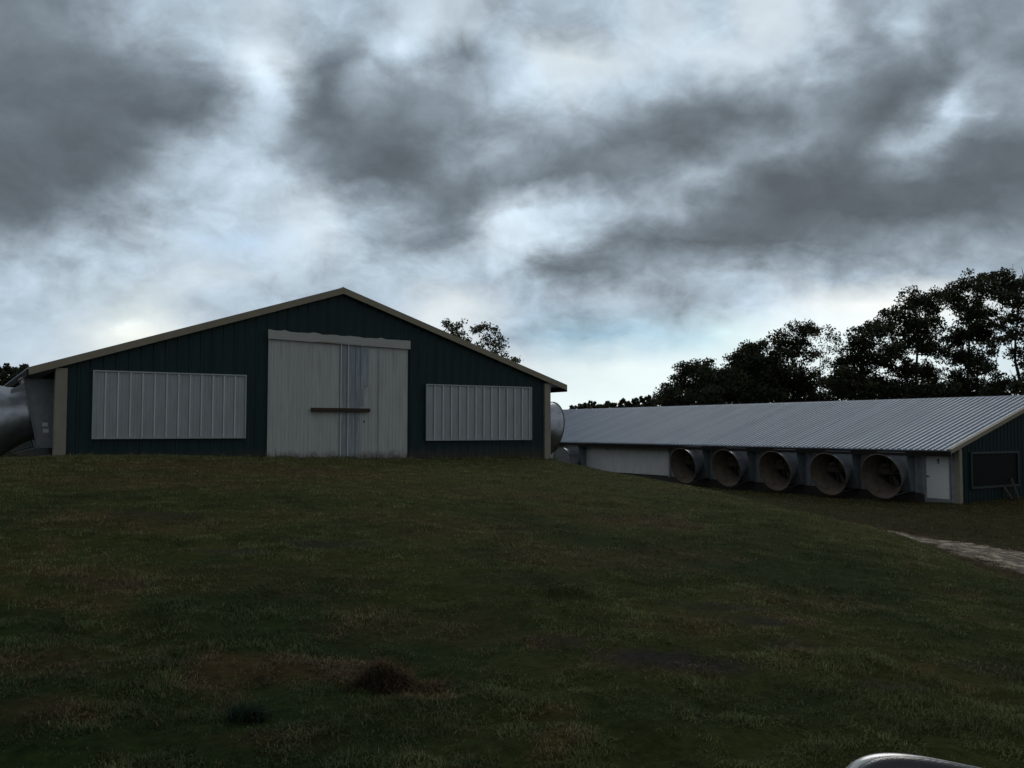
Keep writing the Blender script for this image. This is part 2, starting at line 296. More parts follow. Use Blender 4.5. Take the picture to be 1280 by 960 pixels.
# dead hay clump and a weed tuft
def strands(cx, cy, n, rx, ry, hz, ln, wd, col, up=.4):
    x = cx+rng.normal(0, rx, n); y = cy+rng.normal(0, ry, n); q = np.clip(1-((x-cx)/(2*rx))**2-((y-cy)/(2*ry))**2, 0, 1)
    z = hgt(x, y)+hz*np.sqrt(q)*rng.uniform(.6, 1.1, n); th = rng.uniform(0, 6.28, n); el = rng.normal(0, up, n)
    d = np.c_[np.cos(th)*np.cos(el), np.sin(th)*np.cos(el), np.sin(el)]*(ln*rng.uniform(.5, 1.4, n))[:,None]
    s = np.c_[-np.sin(th), np.cos(th), np.zeros(n)]*wd; P = np.c_[x, y, z]
    m = P+d*.5+np.c_[np.zeros((n,2)), rng.uniform(0, .02, n)]; t = P+d; t[:,2] = np.maximum(t[:,2]-.02, hgt(t[:,0], t[:,1])+.004)
    V = np.stack([P-s, P+s, m+s*.8, m-s*.8, t], 1).reshape(-1, 3); b = (np.arange(n)*5)[:,None]
    return V, np.concatenate([b+[0,1,2,3], b+[3,2,4]], 1).reshape(-1), np.tile([4,3], n), np.repeat(np.array(col)*rng.uniform(.45, 1.5, (n,1)), 5, 0)
def merge(parts):
    Vs, fs, ss, cs, o = [], [], [], [], 0
    for V, f, s, c in parts:
        Vs.append(V); fs.append(f+o); ss.append(s); cs.append(c); o += len(V)
    return np.concatenate(Vs), np.concatenate(fs), np.concatenate(ss), np.concatenate(cs)
hx, hy = gp(476, 846, .08)
nn = 40; mm = 14; mv = []; mc = []
for jj in range(mm+1):
    for ii in range(nn):
        t = 2*math.pi*ii/nn; p = jj/mm; q = 1-p; lump = 1+.35*(vnoise(np.array([3*math.cos(t)+p*5]), np.array([3*math.sin(t)+7.]), 5)[0]-.5)
        X = hx+.155*math.cos(t)*p*lump*1.05; Y = hy+.12*math.sin(t)*p*lump
        mv.append((X, Y, gz(X, Y)-.02+.085*math.sqrt(max(0, 1-p**2.2))*(1+1.0*(vnoise(np.array([X*28]), np.array([Y*28]), 8)[0]-.5)))); mc.append((.026,.021,.014))
mf = []
for jj in range(mm):
    for ii in range(nn): mf += [jj*nn+ii, (jj+1)*nn+ii, (jj+1)*nn+(ii+1) % nn, jj*nn+(ii+1) % nn]
core = (np.array(mv), np.array(mf), np.full(nn*mm, 4), np.array(mc))
V, f, sz, cs = merge([core, strands(hx, hy, 1100, .085, .06, .075, .07, .0022, (.042,.034,.020), .35), strands(hx+.02, hy+.02, 260, .05, .04, .10, .07, .002, (.090,.066,.036), .3),
    strands(hx+.09, hy-.03, 260, .07, .05, .06, .08, .002, (.090,.066,.036), .3), strands(hx+.25*RT[0], hy+.25*RT[1], 420, .09, .04, .015, .09, .002, (.090,.066,.036), .15)])
o = np_mesh("hay_clump", V, f, sz, M['straw'], None, cs, False); tag(o, "small dark clump of dead hay lying on the mown grass", "hay clump")
wx, wy = gp(310, 893, .06)
n = 420; x = wx+np.clip(rng.normal(0, .045, n), -.09, .09); y = wy+np.clip(rng.normal(0, .035, n), -.07, .07)
V, f, sz, cs = blades(x, y, rng.uniform(.05, .12, n), rng.uniform(.005, .010, n), rng.uniform(.2, .9, n), np.array([.036,.060,.038])*rng.uniform(.6, 1.3, (n,1)))
o = np_mesh("weed_tuft", V, f, sz, M['grass'], None, cs); tag(o, "dark bluish green weed tuft in the grass in front of the dry straw patch", "weed")

# path
pv, pf = [], []; ns = 90; nw = 16
tt = np.linspace(0, len(PP)-1.001, ns)
for k, t in enumerate(tt):
    i0 = int(t); a = PP[i0]; b = PP[i0+1]; fr = t-i0; p = a*(1-fr)+b*fr; d = b[:2]-a[:2]; d /= np.linalg.norm(d); nrm = np.array([-d[1], d[0]])
    for m_ in range(nw+1):
        s = (m_/nw-.5); wv = p[2]*(1+.30*(vnoise(np.array([t*5+(3 if s > 0 else 50)]), np.array([1.]), 4)[0]-.5)+.2*(vnoise(np.array([t*19+(3 if s > 0 else 50)]), np.array([1.]), 4)[0]-.5))
        q = p[:2]+nrm*s*wv; pv.append((q[0], q[1], gz(*q)+.02*(1-(2*s)**2)+.004))
        if k and m_: a0 = k*(nw+1)+m_; pf.append((a0-nw-2, a0-nw-1, a0, a0-1))
pb = MB(); pb.v = pv; pb.f = pf; o = pb.build("path", M['path'], None, True); tag(o, kind="structure")

# ------------------------------------------------------------------ ribbed metal sheets
PROF = [(0,0),(.36,0),(.44,1),(.60,1),(.68,0)]
def rib_samples(a, b, pitch, prof=PROF):
    out = []; k = 0
    while True:
        for u, hh in prof:
            t = a+(k+u)*pitch
            if t >= b: out.append((b, 0)); return out
            out.append((t, hh))
        k += 1
def ribbed_wall(mb, a0, a1, z0, ztop, fn, pitch, h, thick=.03, prof=PROF):
    """vertical ribs; fn(a, offset, z) gives the world point, offset grows outward"""
    sm = rib_samples(a0, a1, pitch, prof); vs = []
    for t, hh in sm:
        zb = z0(t) if callable(z0) else z0; zt = ztop(t) if callable(ztop) else ztop
        vs += [fn(t, hh*h, zb), fn(t, hh*h, zt), fn(t, -thick, zt), fn(t, -thick, zb)]
    fs = []; m = len(sm)
    for k in range(m-1):
        o = k*4; fs += [(o, o+4, o+5, o+1), (o+1, o+5, o+6, o+2), (o+2, o+6, o+7, o+3), (o+3, o+7, o+4, o)]
    fs += [(0,1,2,3), (m*4-1, m*4-2, m*4-3, m*4-4)]
    return mb.add(vs, fs)
def ribbed_roof(mb, y0, y1, xe, ze, xr, zr, pitch, h, thick=.05):
    sl = np.array([xr-xe, 0, zr-ze]); sl /= np.linalg.norm(sl); nr_ = np.array([-sl[2], 0, sl[0]]) if sl[0] > 0 else np.array([sl[2], 0, -sl[0]])
    sm = rib_samples(y0, y1, pitch); vs = []
    for t, hh in sm:
        e = np.array([xe, t, ze]); r_ = np.array([xr, t, zr]); vs += [e+nr_*hh*h, r_+nr_*hh*h, r_-nr_*thick, e-nr_*thick]
    fs = []; m = len(sm)
    for k in range(m-1):
        o = k*4; fs += [(o, o+4, o+5, o+1), (o+1, o+5, o+6, o+2), (o+2, o+6, o+7, o+3), (o+3, o+7, o+4, o)]
    fs += [(0,1,2,3), (m*4-1, m*4-2, m*4-3, m*4-4)]
    return mb.add(vs, fs)

def barn(name, label, xl, xr, yf, yb, zridge, slope, over, z0, roofmat, sid='green'):
    root = empty(name, ((xl+xr)/2, yf, 0)); tag(root, label, "barn", "poultry barns")
    ox, oy = (xl+xr)/2, yf
    def L(x, y, z): return (x-ox, y-oy, z)
    ztop = lambda x: zridge-.12-slope*abs(x-ox)
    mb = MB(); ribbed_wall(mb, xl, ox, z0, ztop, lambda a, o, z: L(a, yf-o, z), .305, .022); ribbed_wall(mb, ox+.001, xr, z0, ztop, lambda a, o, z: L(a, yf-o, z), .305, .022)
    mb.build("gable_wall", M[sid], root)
    mb = MB(); e = xl-over; ze = zridge-slope*(ox-e); ribbed_roof(mb, yf-.12, yb, L(e,0,0)[0], ze, 0, zridge, .30, .055)
    mb.v = [(a, b-oy, c) for a, b, c in mb.v]
    roof = mb.build("roof", roofmat, root); roof["label"] = "roof slope on the left side of its ridge"
    mb = MB(); e = xr+over; ribbed_roof(mb, yf-.12, yb, L(e,0,0)[0], ze, .002, zridge, .30, .055)
    mb.v = [(a, b-oy, c) for a, b, c in mb.v]; mb.build("roof", roofmat, root)
    mb = MB(); mb.prism([(-.22, 0, zridge-.03-.22*slope), (0, 0, zridge+.05), (.22, 0, zridge-.03-.22*slope), (.22,0,zridge-.01-.22*slope), (0,0,zridge+.07), (-.22,0,zridge-.01-.22*slope)], (0,-.121,0), (0,yb-yf,0)); mb.build("ridge_cap", roofmat, root)
    for s in (-1, 1):      # rake boards on the gable end
        xt = s*((xr-xl)/2+over); mb = MB(); d = .19
        mb.prism([(0,0,zridge+.045), (xt,0,zridge+.045-slope*abs(xt)), (xt,0,zridge+.045-d-slope*abs(xt)), (0,0,zridge+.045-d)], (0,-.165,0), (0,-.122,0))
        mb.prism([(0,0,zridge+.045), (xt,0,zridge+.045-slope*abs(xt)), (xt,0,zridge+.033-slope*abs(xt)), (0,0,zridge+.033)], (0,-.120,0), (0,.03,0))
        o = mb.build("rake_board", M['rake'], root)
    return root, L, ztop
def frame(mb, L, x0, x1, z0, z1, y0, y1, w):
    for a in ((x0-w, x1+w, z1, z1+w), (x0-w, x1+w, z0-w, z0), (x0-w, x0, z0, z1), (x1, x1+w, z0, z1)):
        p = L(a[0], y0, a[2]); q = L(a[1], y1, a[3]); mb.box(p[0], q[0], p[1], q[1], p[2], q[2])
    return mb

# ---- the barn ahead
B1, L1, zt1 = barn("poultry_barn", "dark green gabled barn with big white double door and two ribbed shutters", 2.35, 17.5, 25.12, 115, 5.69, .328, .68, -.6, M['roof'])
for s, x0, x1 in (("l", 2.27, 2.55), ("r", 17.29, 17.53)):
    p = L1(x0, 25.03, -.6); q = L1(x1, 25.30, zt1(x0 if s == "l" else x1)-.02)
    MB().box(p[0], q[0], p[1], q[1], p[2], q[2]).build("corner_post", M['beige'], B1, bevel=.01)
for x, sg in ((2.36, -1), (17.49, 1)):
    mb = MB(); ribbed_wall(mb, .2, 89, -.6, zt1(2.35)-.06, lambda a, o, z, x=x, sg=sg: (x-L1(0,0,0)[0]*-1+sg*o if False else L1(x+sg*o, 25.12+a, z)), .305, .02); mb.build("side_wall", M['green'], B1)
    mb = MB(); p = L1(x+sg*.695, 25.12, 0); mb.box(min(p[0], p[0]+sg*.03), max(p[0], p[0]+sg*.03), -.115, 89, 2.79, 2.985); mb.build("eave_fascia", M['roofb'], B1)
SPROF = [(0,0),(.24,0),(.255,.12),(.28,.12),(.295,0),(.50,0),(.515,.12),(.54,.12),(.555,0),(.80,0),(.87,1),(.91,1),(.98,0)]
for x0, x1, z0, z1, lab in ((3.17, 7.04, 1.27, 2.98, "wide ribbed shutter left of the big door"), (12.76, 16.70, 1.16, 2.88, "wide ribbed shutter right of the big door")):
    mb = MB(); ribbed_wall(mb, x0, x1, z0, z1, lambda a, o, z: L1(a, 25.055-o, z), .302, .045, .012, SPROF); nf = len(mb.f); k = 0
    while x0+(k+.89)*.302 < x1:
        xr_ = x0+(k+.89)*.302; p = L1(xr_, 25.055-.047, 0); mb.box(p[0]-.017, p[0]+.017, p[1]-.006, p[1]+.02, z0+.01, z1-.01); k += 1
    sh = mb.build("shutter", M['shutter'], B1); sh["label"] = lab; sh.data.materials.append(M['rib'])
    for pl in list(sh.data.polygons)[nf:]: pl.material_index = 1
    frame(MB(), L1, x0, x1, z0, z1, 25.00, 25.066, .035).build("frame", M['shutter'], sh)
DPROF = [(0,0),(.30,0),(.36,1),(.50,1),(.56,0)]
def zb(seed, base, sl):
    return lambda t: base+sl*(t-7.7)+.05*(vnoise(np.array([t*6]), np.array([seed*1.]), 3)[0]-.5)
for nm, x0, x1, m_, lab, y, pt, hh in (("door_leaf", 7.69, 9.82, 'white', "left white leaf of the sliding double door", 25.03, .115, .010), ("door_leaf", 10.50, 12.08, 'white', "right white leaf of the sliding double door", 25.03, .115, .010), ("door_strip", 9.822, 10.498, 'bluegrey', "bare blue grey metal strip between the door leaves", 25.035, .225, .022)):
    mb = MB(); ribbed_wall(mb, x0, x1, zb(x0, .62, -.022), 4.06, lambda a, o, z, y=y: L1(a, y-o, z), pt, hh, .03, DPROF); o = mb.build(nm, M[m_], B1); o["label"] = lab
    if nm == "door_strip":
        for xx in (9.86, 10.09):
            p = L1(xx, 24.995, .62); MB().box(p[0], p[0]+.028, p[1]-.012, p[1]+.02, .60, 4.05).build("seam", M['sticker'], o)
    elif x0 > 10:
        p = L1(11.07, 25.016, 0); MB().box(p[0], p[0]+.03, p[1]-.004, p[1]+.01, .6, 4.05).build("seam", M['galvd'], o)
        p = L1(10.10, 25.0, 0)
# painted over strip: the bare metal widens above, as in the photo
mb = MB(); p = L1(10.505, 25.016, 0); mb.box(p[0], p[0]+.23, p[1]-.004, p[1]+.01, 2.78, 4.05); o = mb.build("bare_patch", M['bluegrey'], B1)
mb = MB(); p = L1(10.505, 25.016, 0); mb.box(p[0], p[0]+.10, p[1]-.004, p[1]+.01, 2.18, 2.778); mb.build("bare_patch", M['bluegrey'], B1)
# header board, uneven upper edge
vs, fs = [], []; kx = 60
for k in range(kx+1):
    x = 7.66+(12.14-7.66)*k/kx; zt = 4.33-.020*(x-7.66)+.035*(vnoise(np.array([x*2.6]), np.array([.5]), 6)[0]-.5)+.06*(vnoise(np.array([x*7]), np.array([.5]), 6)[0]-.5); zl = 4.07-.020*(x-7.66)
    for y in (24.955, 25.0): vs += [L1(x, y, zl), L1(x, y, zt)]
    if k:
        a = (k-1)*4; b = k*4; fs += [(a, b, b+1, a+1), (a+1, b+1, b+3, a+3), (a+3, b+3, b+2, a+2), (a+2, b+2, b, a)]
fs += [(0,1,3,2), (kx*4+2, kx*4+3, kx*4+1, kx*4)]
MB().add(vs, fs).build("header_board", M['board'], B1)
p = L1(8.94, 24.90, 2.0); MB().box(p[0], p[0]+1.84, p[1], p[1]+.075, 2.0, 2.115).build("door_bar", M['bar'], B1, bevel=.006)
p = L1(10.62, 25.01, 1.70); MB().box(p[0], p[0]+.03, p[1]-.004, p[1]+.02, 1.68, 1.75).build("latch", M['ink'], B1)

# ---- the barn on the right, lower down
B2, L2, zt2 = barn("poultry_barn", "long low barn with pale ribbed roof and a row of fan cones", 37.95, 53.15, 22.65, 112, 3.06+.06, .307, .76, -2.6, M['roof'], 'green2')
ZE = zt2(37.95)
p = L2(37.93, 22.58, -2.6); MB().box(p[0], p[0]+.22, p[1], p[1]+.27, -2.6, ZE-.05).build("corner_post", M['beige'], B2, bevel=.01)
def wall2(y0, y1, z0, z1, m_, name, pitch=.305, h=.02, x=37.97, prof=PROF):
    mb = MB(); ribbed_wall(mb, y0, y1, z0, z1, lambda a, o, z: L2(x-o, a, z), pitch, h, .03, prof); return mb.build(name, M[m_], B2)
wall2(22.86, 23.0, -2.6, .52, 'galvd', "side_wall")
wall2(24.28, 41.3, -1.45, .42, 'galvd', "side_wall")
o = wall2(41.305, 111.8, -1.42, .36, 'wall', "side_wall"); o["label"] = "long pale ribbed side wall beyond the fans"
p = L2(37.985, 23.0, 0); MB().box(p[0], p[0]+.05, p[1], p[1]+1.28, .50, ZE).box(p[0], p[0]+.05, p[1]+1.28, 111.8-22.65, .37, ZE-.02).build("eave_opening", M['dark'], B2)
p = L2(37.93, 24.28, 0); MB().box(p[0], p[0]+.25, p[1], 111.8-22.65, -2.6, -1.46).build("footing", M['conc'], B2)
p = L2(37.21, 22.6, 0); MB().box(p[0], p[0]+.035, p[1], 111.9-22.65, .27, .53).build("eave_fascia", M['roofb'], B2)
p = L2(53.14, 22.86, 0); MB().box(p[0]-.03, p[0], p[1], 111.8-22.65, -2.6, ZE).build("side_wall", M['galvd'], B2)
p = L2(37.955, 23.02, 0); dr = MB().box(p[0]-.03, p[0]+.03, p[1]+.06, p[1]+1.15, -1.66, .42).build("door", M['door'], B2, bevel=.008); dr["label"] = "white door at the near end of the side wall"
fr = MB(); fr.box(p[0]-.045, p[0]+.03, p[1], p[1]+.057, -2.2, .44).box(p[0]-.045, p[0]+.03, p[1]+1.153, p[1]+1.25, -2.2, .44).box(p[0]-.045, p[0]+.03, p[1]+.0, p[1]+1.25, .4405, .50).box(p[0]-.02, p[0]+.03, p[1]+.058, p[1]+1.152, -2.2, -1.665); fr.build("door_frame", M['galvd'], dr)
mb = MB(); mb.box(p[0]-.10, p[0]-.078, p[1]+.98, p[1]+1.12, -.68, -.645).box(p[0]-.08, p[0]-.031, p[1]+1.075, p[1]+1.115, -.69, -.635); mb.build("handle", M['ink'], dr)
# the small dark figure 1 on the door (y grows leftward in the picture)
yc = p[1]+.56; xx = p[0]-.034
mb = MB(); mb.prism([(0,yc-.035,-.08), (0,yc-.035,.14), (0,yc+.01,.14), (0,yc+.085,.06), (0,yc+.075,.035), (0,yc+.022,.075), (0,yc+.022,-.08)], (xx,0,0), (xx+.003,0,0)); mb.build("numeral", M['ink'], dr)
p = L2(37.97, 24.30, 0)
for k, yy in enumerate((24.32, 27.0, 30.1, 33.5, 36.9, 40.4, 41.3)):
    q = L2(37.90, yy, 0); MB().box(q[0]-.02, q[0]+.05, q[1]-.05, q[1]+.05, -1.5, .42).build("wall_post", M['galvd'], B2)
q = L2(37.9, 47.6, .2); MB().box(q[0]-.16, q[0]+.02, q[1]-.07, q[1]+.07, .08, .36).build("wall_bracket", M['sticker'], B2)
# dark screened opening in the right barn's gable
x0, x1, z0, z1 = 38.90, 42.72, -1.10, .36
p = L2(x0, 22.60, z0); q = L2(x1, 22.62, z1); wn = MB().box(p[0], q[0], -.045, -.028, z0, z1).build("window", M['glass'], B2); wn["label"] = "dark screened opening in the green gable"
frame(MB(), L2, x0, x1, z0, z1, 22.55, 22.64, .10).build("frame", M['wframe'], wn)

# ------------------------------------------------------------------ exhaust fans (local +x points away from the wall)
def ring(c, ax, r, n):
    ax = np.array(ax)/np.linalg.norm(ax); b = np.array([0,1,0.]); a = np.cross(b, ax)
    return [tuple(np.array(c)+r*(a*math.cos(2*math.pi*k/n)+b*math.sin(2*math.pi*k/n))) for k in range(n)]
def make_fan():
    root = empty("exhaust_fan"); tag(root, "x", "exhaust fan")
    W2 = .74; zt, zbm, xt, xb = .90, -.90, .70, .34
    MB().prism([(0,0,zbm), (xb,0,zbm), (xt,0,zt), (0,0,zt)], (0,-W2,0), (0,W2,0)).build("housing", M['housing'], root, bevel=.012)
    fl = MB()
    for yy in (-W2-.006, W2+.006): fl.prism([(xb,0,zbm), (xb+.03,0,zbm), (xt+.03,0,zt), (xt,0,zt)], (0,yy-.02,0), (0,yy+.02,0))
    fl.prism([(xt-.01,0,zt+.001), (xt+.04,0,zt+.001), (xt+.045,0,zt+.03), (xt-.01,0,zt+.03)], (0,-W2,0), (0,W2,0)); fl.build("flange", M['housing'], root)
    t = math.atan2(xt-xb, zt-zbm); ax = np.array([math.cos(t), 0, -math.sin(t)]); c0 = np.array([(xt+xb)/2+.004, 0, 0]); n = 48
    prof = [(0,.70), (.12,.71), (.35,.77), (.62,.885), (.88,.99), (1.0,1.035)]
    def shell(off, name, m_, flip):
        mb = MB()
        for s_, r_ in prof: mb.v += ring(c0+ax*s_, ax, r_-off, n)
        for i in range(len(prof)-1):
            for k in range(n):
                f = (i*n+k, i*n+(k+1) % n, (i+1)*n+(k+1) % n, (i+1)*n+k); mb.f.append(f[::-1] if flip else f)
        return mb.build(name, m_, root, True)
    cone = shell(0, "cone", M['galv'], False)
    ln = shell(.012, "liner", M['dust'], True); ln.parent = cone
    mb = MB(); pr = [(.985,1.02), (.985,1.05), (1.0,1.062), (1.018,1.05), (1.018,1.02)]
    for s_, r_ in pr: mb.v += ring(c0+ax*s_, ax, r_, n)
    for i in range(5):
        for k in range(n): mb.f.append((i*n+k, ((i+1) % 5)*n+k, ((i+1) % 5)*n+(k+1) % n, i*n+(k+1) % n))
    rm = mb.build("rim", M['dust'], root, True); rm.parent = cone
    mb = MB(); mb.v = ring(c0+ax*.02, ax, .69, n); mb.f = [tuple(range(n))]; mb.build("shutter", M['dark'], root)
    b = np.array([0,1,0.]); a = np.cross(b, ax); fan = MB(); fan.tube([c0+ax*.08, c0+ax*.30], [.10,.10], 16); hub = fan.build("hub", M['blade'], root)
    for k in range(3):
        th = 2*math.pi*(k/3+.06); u = a*math.cos(th)+b*math.sin(th); w = np.cross(ax, u); vs = []
        for r_, wd, tw in ((.09,.10,.6), (.30,.17,.5), (.52,.20,.4), (.66,.15,.3)):
            e = w*math.cos(tw)+ax*math.sin(tw); nrm = np.cross(u, e)
            for sg in (-1, 1):
                for th_ in (-.004, .004): vs.append(c0+ax*.2+u*r_+e*wd*sg+nrm*th_)
        fs = []
        for i in range(3):
            o0 = i*4; fs += [(o0, o0+4, o0+6, o0+2), (o0+1, o0+3, o0+7, o0+5), (o0, o0+1, o0+5, o0+4), (o0+2, o0+6, o0+7, o0+3)]
        fs += [(0,2,3,1), (12,13,15,14)]
        bl = MB().add(vs, fs).build("blade", M['blade'], hub)
    mb = MB(); mb.tube([c0+ax*.34-a*.74, c0+ax*.34+a*.74], [.02,.02], 8); mb.tube([c0+ax*.34-b*.74, c0+ax*.34+b*.74], [.02,.02], 8); mb.build("strut", M['blade'], root)
    mt = MB(); e = c0+ax*.30+a*-.36+b*-.20; mt.tube([e-b*.17, e+b*.17], [.09,.09], 14); mt.build("motor", M['blade'], root)
    for sg in (-1, 1):
        mb = MB(); mb.tube([(.30,sg*.66,-.86), c0+ax*.9-a*-.98+b*sg*.28], [.012,.012], 6); mb.build("brace_rod", M['housing'], root)
    return root
def copy_tree(o, parent=None):
    c = o.copy(); COL.objects.link(c); c.parent = parent
    for ch in list(o.children): copy_tree(ch, c)
    return c
fan0 = make_fan()
GR = "exhaust fans along the right barn"; fans = []
FY = [(25.48, "widest looking fan cone on the right barn, next to the white door", 0), (28.40, "second fan cone from the white door of the right barn", -.02),
      (31.73, "middle one of five fan cones along the right barn wall", .0), (35.14, "fourth fan cone from the white door, one short of the long pale wall", .02),
      (38.55, "fifth fan cone from the white door, beside the long pale wall", .03)]
for k, (yy, lab, dz) in enumerate(FY):
    o = fan0 if k == 0 else copy_tree(fan0); o.location = (37.95, yy, -.50+dz); o.rotation_euler = (0, 0, math.pi); tag(o, lab, "exhaust fan", GR)
o = copy_tree(fan0); o.location = (37.95, 50.6, -.60); o.rotation_euler = (0,0,math.pi); q_ = MB(); q_.v = ring(np.array([1.50,0,-.20]), np.array([.98,0,-.196]), 1.0, 48); q_.f = [tuple(range(48))]; q_.build("cover", M['galvd'], o); tag(o, "far half hidden fan on the right barn, peeking past the green barn's corner", "exhaust fan", GR)
o = copy_tree(fan0); o.location = (17.53, 27.4, 1.68); o.rotation_euler = (0,0,0); tag(o, "fan cone sticking out behind the right corner of the green barn", "exhaust fan", "exhaust fans on the green barn")
o = copy_tree(fan0); o.location = (2.33, 26.55, 1.90); o.rotation_euler = (0,0,math.pi); tag(o, "large shiny fan cone with stickered grey housing left of the green barn", "exhaust fan", "exhaust fans on the green barn")
for k, (xx, z_) in enumerate(((.13,-.34), (.11,-.50))):
    MB().box(xx, xx+.13, .7475, .752, z_, z_+.10).build("sticker", M['sticker'], o)
mb = MB(); mb.prism([(.66,.70,.80), (.98,.62,.60), (.98,.62,.50), (.66,.70,.58)], (0,0,0), (.01,.03,0)); mb.build("bracket", M['housing'], o)

# leaning board by the right barn's opening
bt = at(1254, 596, 36); 
o = empty("leaning_board", (41.9, 22.25, gz(41.9, 22.2))); tag(o, "weathered brown board leaning under the dark opening of the right barn", "board")
mb = MB(); mb.prism([(-.45,-.35,0), (-.31,-.35,0), (.19,.255,.92), (.05,.255,.92)], (0,0,0), (0,.035,0)); mb.build("plank", M['boardw'], o, bevel=.005)
mb = MB(); mb.prism([(-.62,-.10,0), (-.42,-.10,0), (-.42,.26,.55), (-.62,.26,.55)], (0,0,0), (0,.03,0)); mb.build("plank", M['boardw'], o, bevel=.005)

# ------------------------------------------------------------------ trees
def leaves(centres, radii, nleaf, size, cols):
    """leaf faces gathered in small sprays through the crown's volume"""
    P, C = [], []
    for c, r, nl in zip(centres, radii, nleaf):
        d = rng.normal(0, 1, (nl, 3)); d /= np.linalg.norm(d, axis=1)[:,None]; rad = r*rng.uniform(0, 1, nl)**.45
        P.append(c+d*rad[:,None]*np.array([1,1,.72])); C.append(np.repeat(cols[rng.integers(len(cols))][None]*rng.uniform(.7, 1.3), nl, 0)*rng.uniform(.75, 1.3, (nl,1)))
    P = np.concatenate(P); C = np.concatenate(C); n = len(P)
    a = rng.normal(0, 1, (n,3)); a /= np.linalg.norm(a, axis=1)[:,None]; b = rng.normal(0, 1, (n,3)); b -= a*(a*b).sum(1)[:,None]; b /= np.linalg.norm(b, axis=1)[:,None]
    s = (size*rng.uniform(.6, 1.35, n))[:,None]; V = np.stack([P-a*s*.5, P+b*s*.28, P+a*s*.5, P-b*s*.28], 1).reshape(-1, 3)
    f = np.arange(4*n); return V, f, np.full(n, 4), np.repeat(C, 4, 0)
GREENS = [np.array([.034,.046,.021]), np.array([.044,.053,.022]), np.array([.058,.056,.023]), np.array([.030,.040,.022])]
LIGHT = [np.array([.07,.085,.04]), np.array([.055,.07,.035]), np.array([.09,.10,.05])]
def tree(name, label, bx, d, clumps, leaf=.24, dens=1., group=None, cols=GREENS, trunk=.22, lean=0., spray=.62, ground=None, core=1., extra=None, cat="tree", fat=1.28):
    """clumps: (px, py, radius px) estimated from the photo, given true depth d and a depth spread"""
    b0 = at(bx, 520, d); bz = gz(b0[0], b0[1])-.3; base = np.array([b0[0], b0[1], bz])
    root = empty(name, base); tag(root, label, cat, group); sc = d/F
    tr = MB(); cs, rs, nl = [], [], []; tops = []
    hi = max(((at(x, y, d)-base)[2]) for x, y, r in clumps)
    pts = [np.zeros(3)]; H = hi*.86
    for k in range(1, 7): pts.append(np.array([rng.normal(0, .12)*k*.5+lean*k/6, rng.normal(0, .12)*k*.5, H*k/6]))
    rads = [trunk*1.35]+[trunk*(1-.14*k) for k in range(1, 7)]; tr.tube(pts, rads, 9)
    for x, y, r in clumps:
        c = at(x, y, d+rng.uniform(-1, 1)*2.6)-base; R_ = r*sc
        zt_ = max(.25*H, c[2]-R_*1.2-abs(np.hypot(c[0], c[1]))*.55); zt_ = min(zt_, H*.97); k = zt_/H*6; i0 = min(5, int(k)); s0 = pts[i0]+(pts[i0+1]-pts[i0])*(k-i0)
        m1 = s0*.55+c*.45+rng.normal(0, .15, 3)+[0,0,-.1*R_]; r0 = trunk*.42*max(.35, 1-zt_/H*.8); tr.tube([s0, m1, c], [r0, r0*.62, r0*.25], 6)
        R_ *= fat; nsp = max(7, int(24*dens*(R_/1.2)**2)); 
        for _ in range(nsp):
            dv = rng.normal(0, 1, 3); dv /= np.linalg.norm(dv); p = c+dv*R_*rng.uniform(.15, 1.0)**.6*np.array([1,1.25,.85]); rr_ = spray*rng.uniform(.55, 1.15)
            cs.append(p); rs.append(rr_); nl.append(int(38*core*(rr_/.62)**2*rng.uniform(.8, 1.5)*(.24/leaf)**1.5)+6); tr.tube([c*.85+p*.15, (c+p)*.5+rng.normal(0, .06, 3), p], [r0*.22+.006, .014, .006], 4, False)
    if extra: extra(tr, base)
    tr.build("trunk", M['bark'], root, True); np_mesh("crown", *leaves(cs, rs, nl, leaf, cols)[:3], M['leaf'], root, None) if False else None
    V, f, s, c = leaves(cs, rs, nl, leaf, cols); np_mesh("crown", V, f, s, M['leaf'], root, c)
    return root
G1 = "trees behind the right barn"
def low(x0, x1, y, r, step=16): return [(x+rng.uniform(-4, 4), y+rng.uniform(-5, 5), r*rng.uniform(.8, 1.2)) for x in np.arange(x0, x1, step)]
tree("broadleaf_tree", "lone round topped dark tree at the left end of the wood behind the roof", 868, 84, [(857,460,9),(879,459,10),(868,466,10),(851,471,9),(884,472,8),(840,488,9),(829,500,8),(858,484,13),(876,486,14)]+low(836, 892, 500, 14), dens=1.5, group=G1)
tree("broadleaf_tree", "bushy dark tree with stepped outline right of the lone round one", 935, 86, [(904,470,11),(922,452,11),(930,441,9),(941,434,9),(951,437,10),(920,468,14),(940,456,15),(955,456,14),(905,486,14)]+low(893, 965, 478, 17)+low(893, 965, 498, 16), dens=1.7, group=G1)
tree("broadleaf_tree", "thin crowned tree with sky showing through its right side", 1000, 85, [(971,423,10),(982,430,11),(994,412,9),(1008,409,9),(1016,414,8),(990,440,14),(972,448,13),(1003,428,10),(1012,446,9),(985,462,16)]+low(965, 1015, 480, 17)+low(965, 1040, 499, 14), dens=1.35, group=G1, spray=.55)
tree("broadleaf_tree", "sparse yellowing sapling leaning out from the middle of the wood", 1026, 80, [(1027,424,8),(1037,413,6),(1046,424,6),(1041,436,6),(1024,440,8),(1034,452,7),(1025,462,8),(1052,440,4),(1038,474,6)], leaf=.20, dens=.8, core=.42, group=G1, trunk=.10, cols=[np.array([.075,.070,.026]), np.array([.055,.058,.024])], spray=.55)
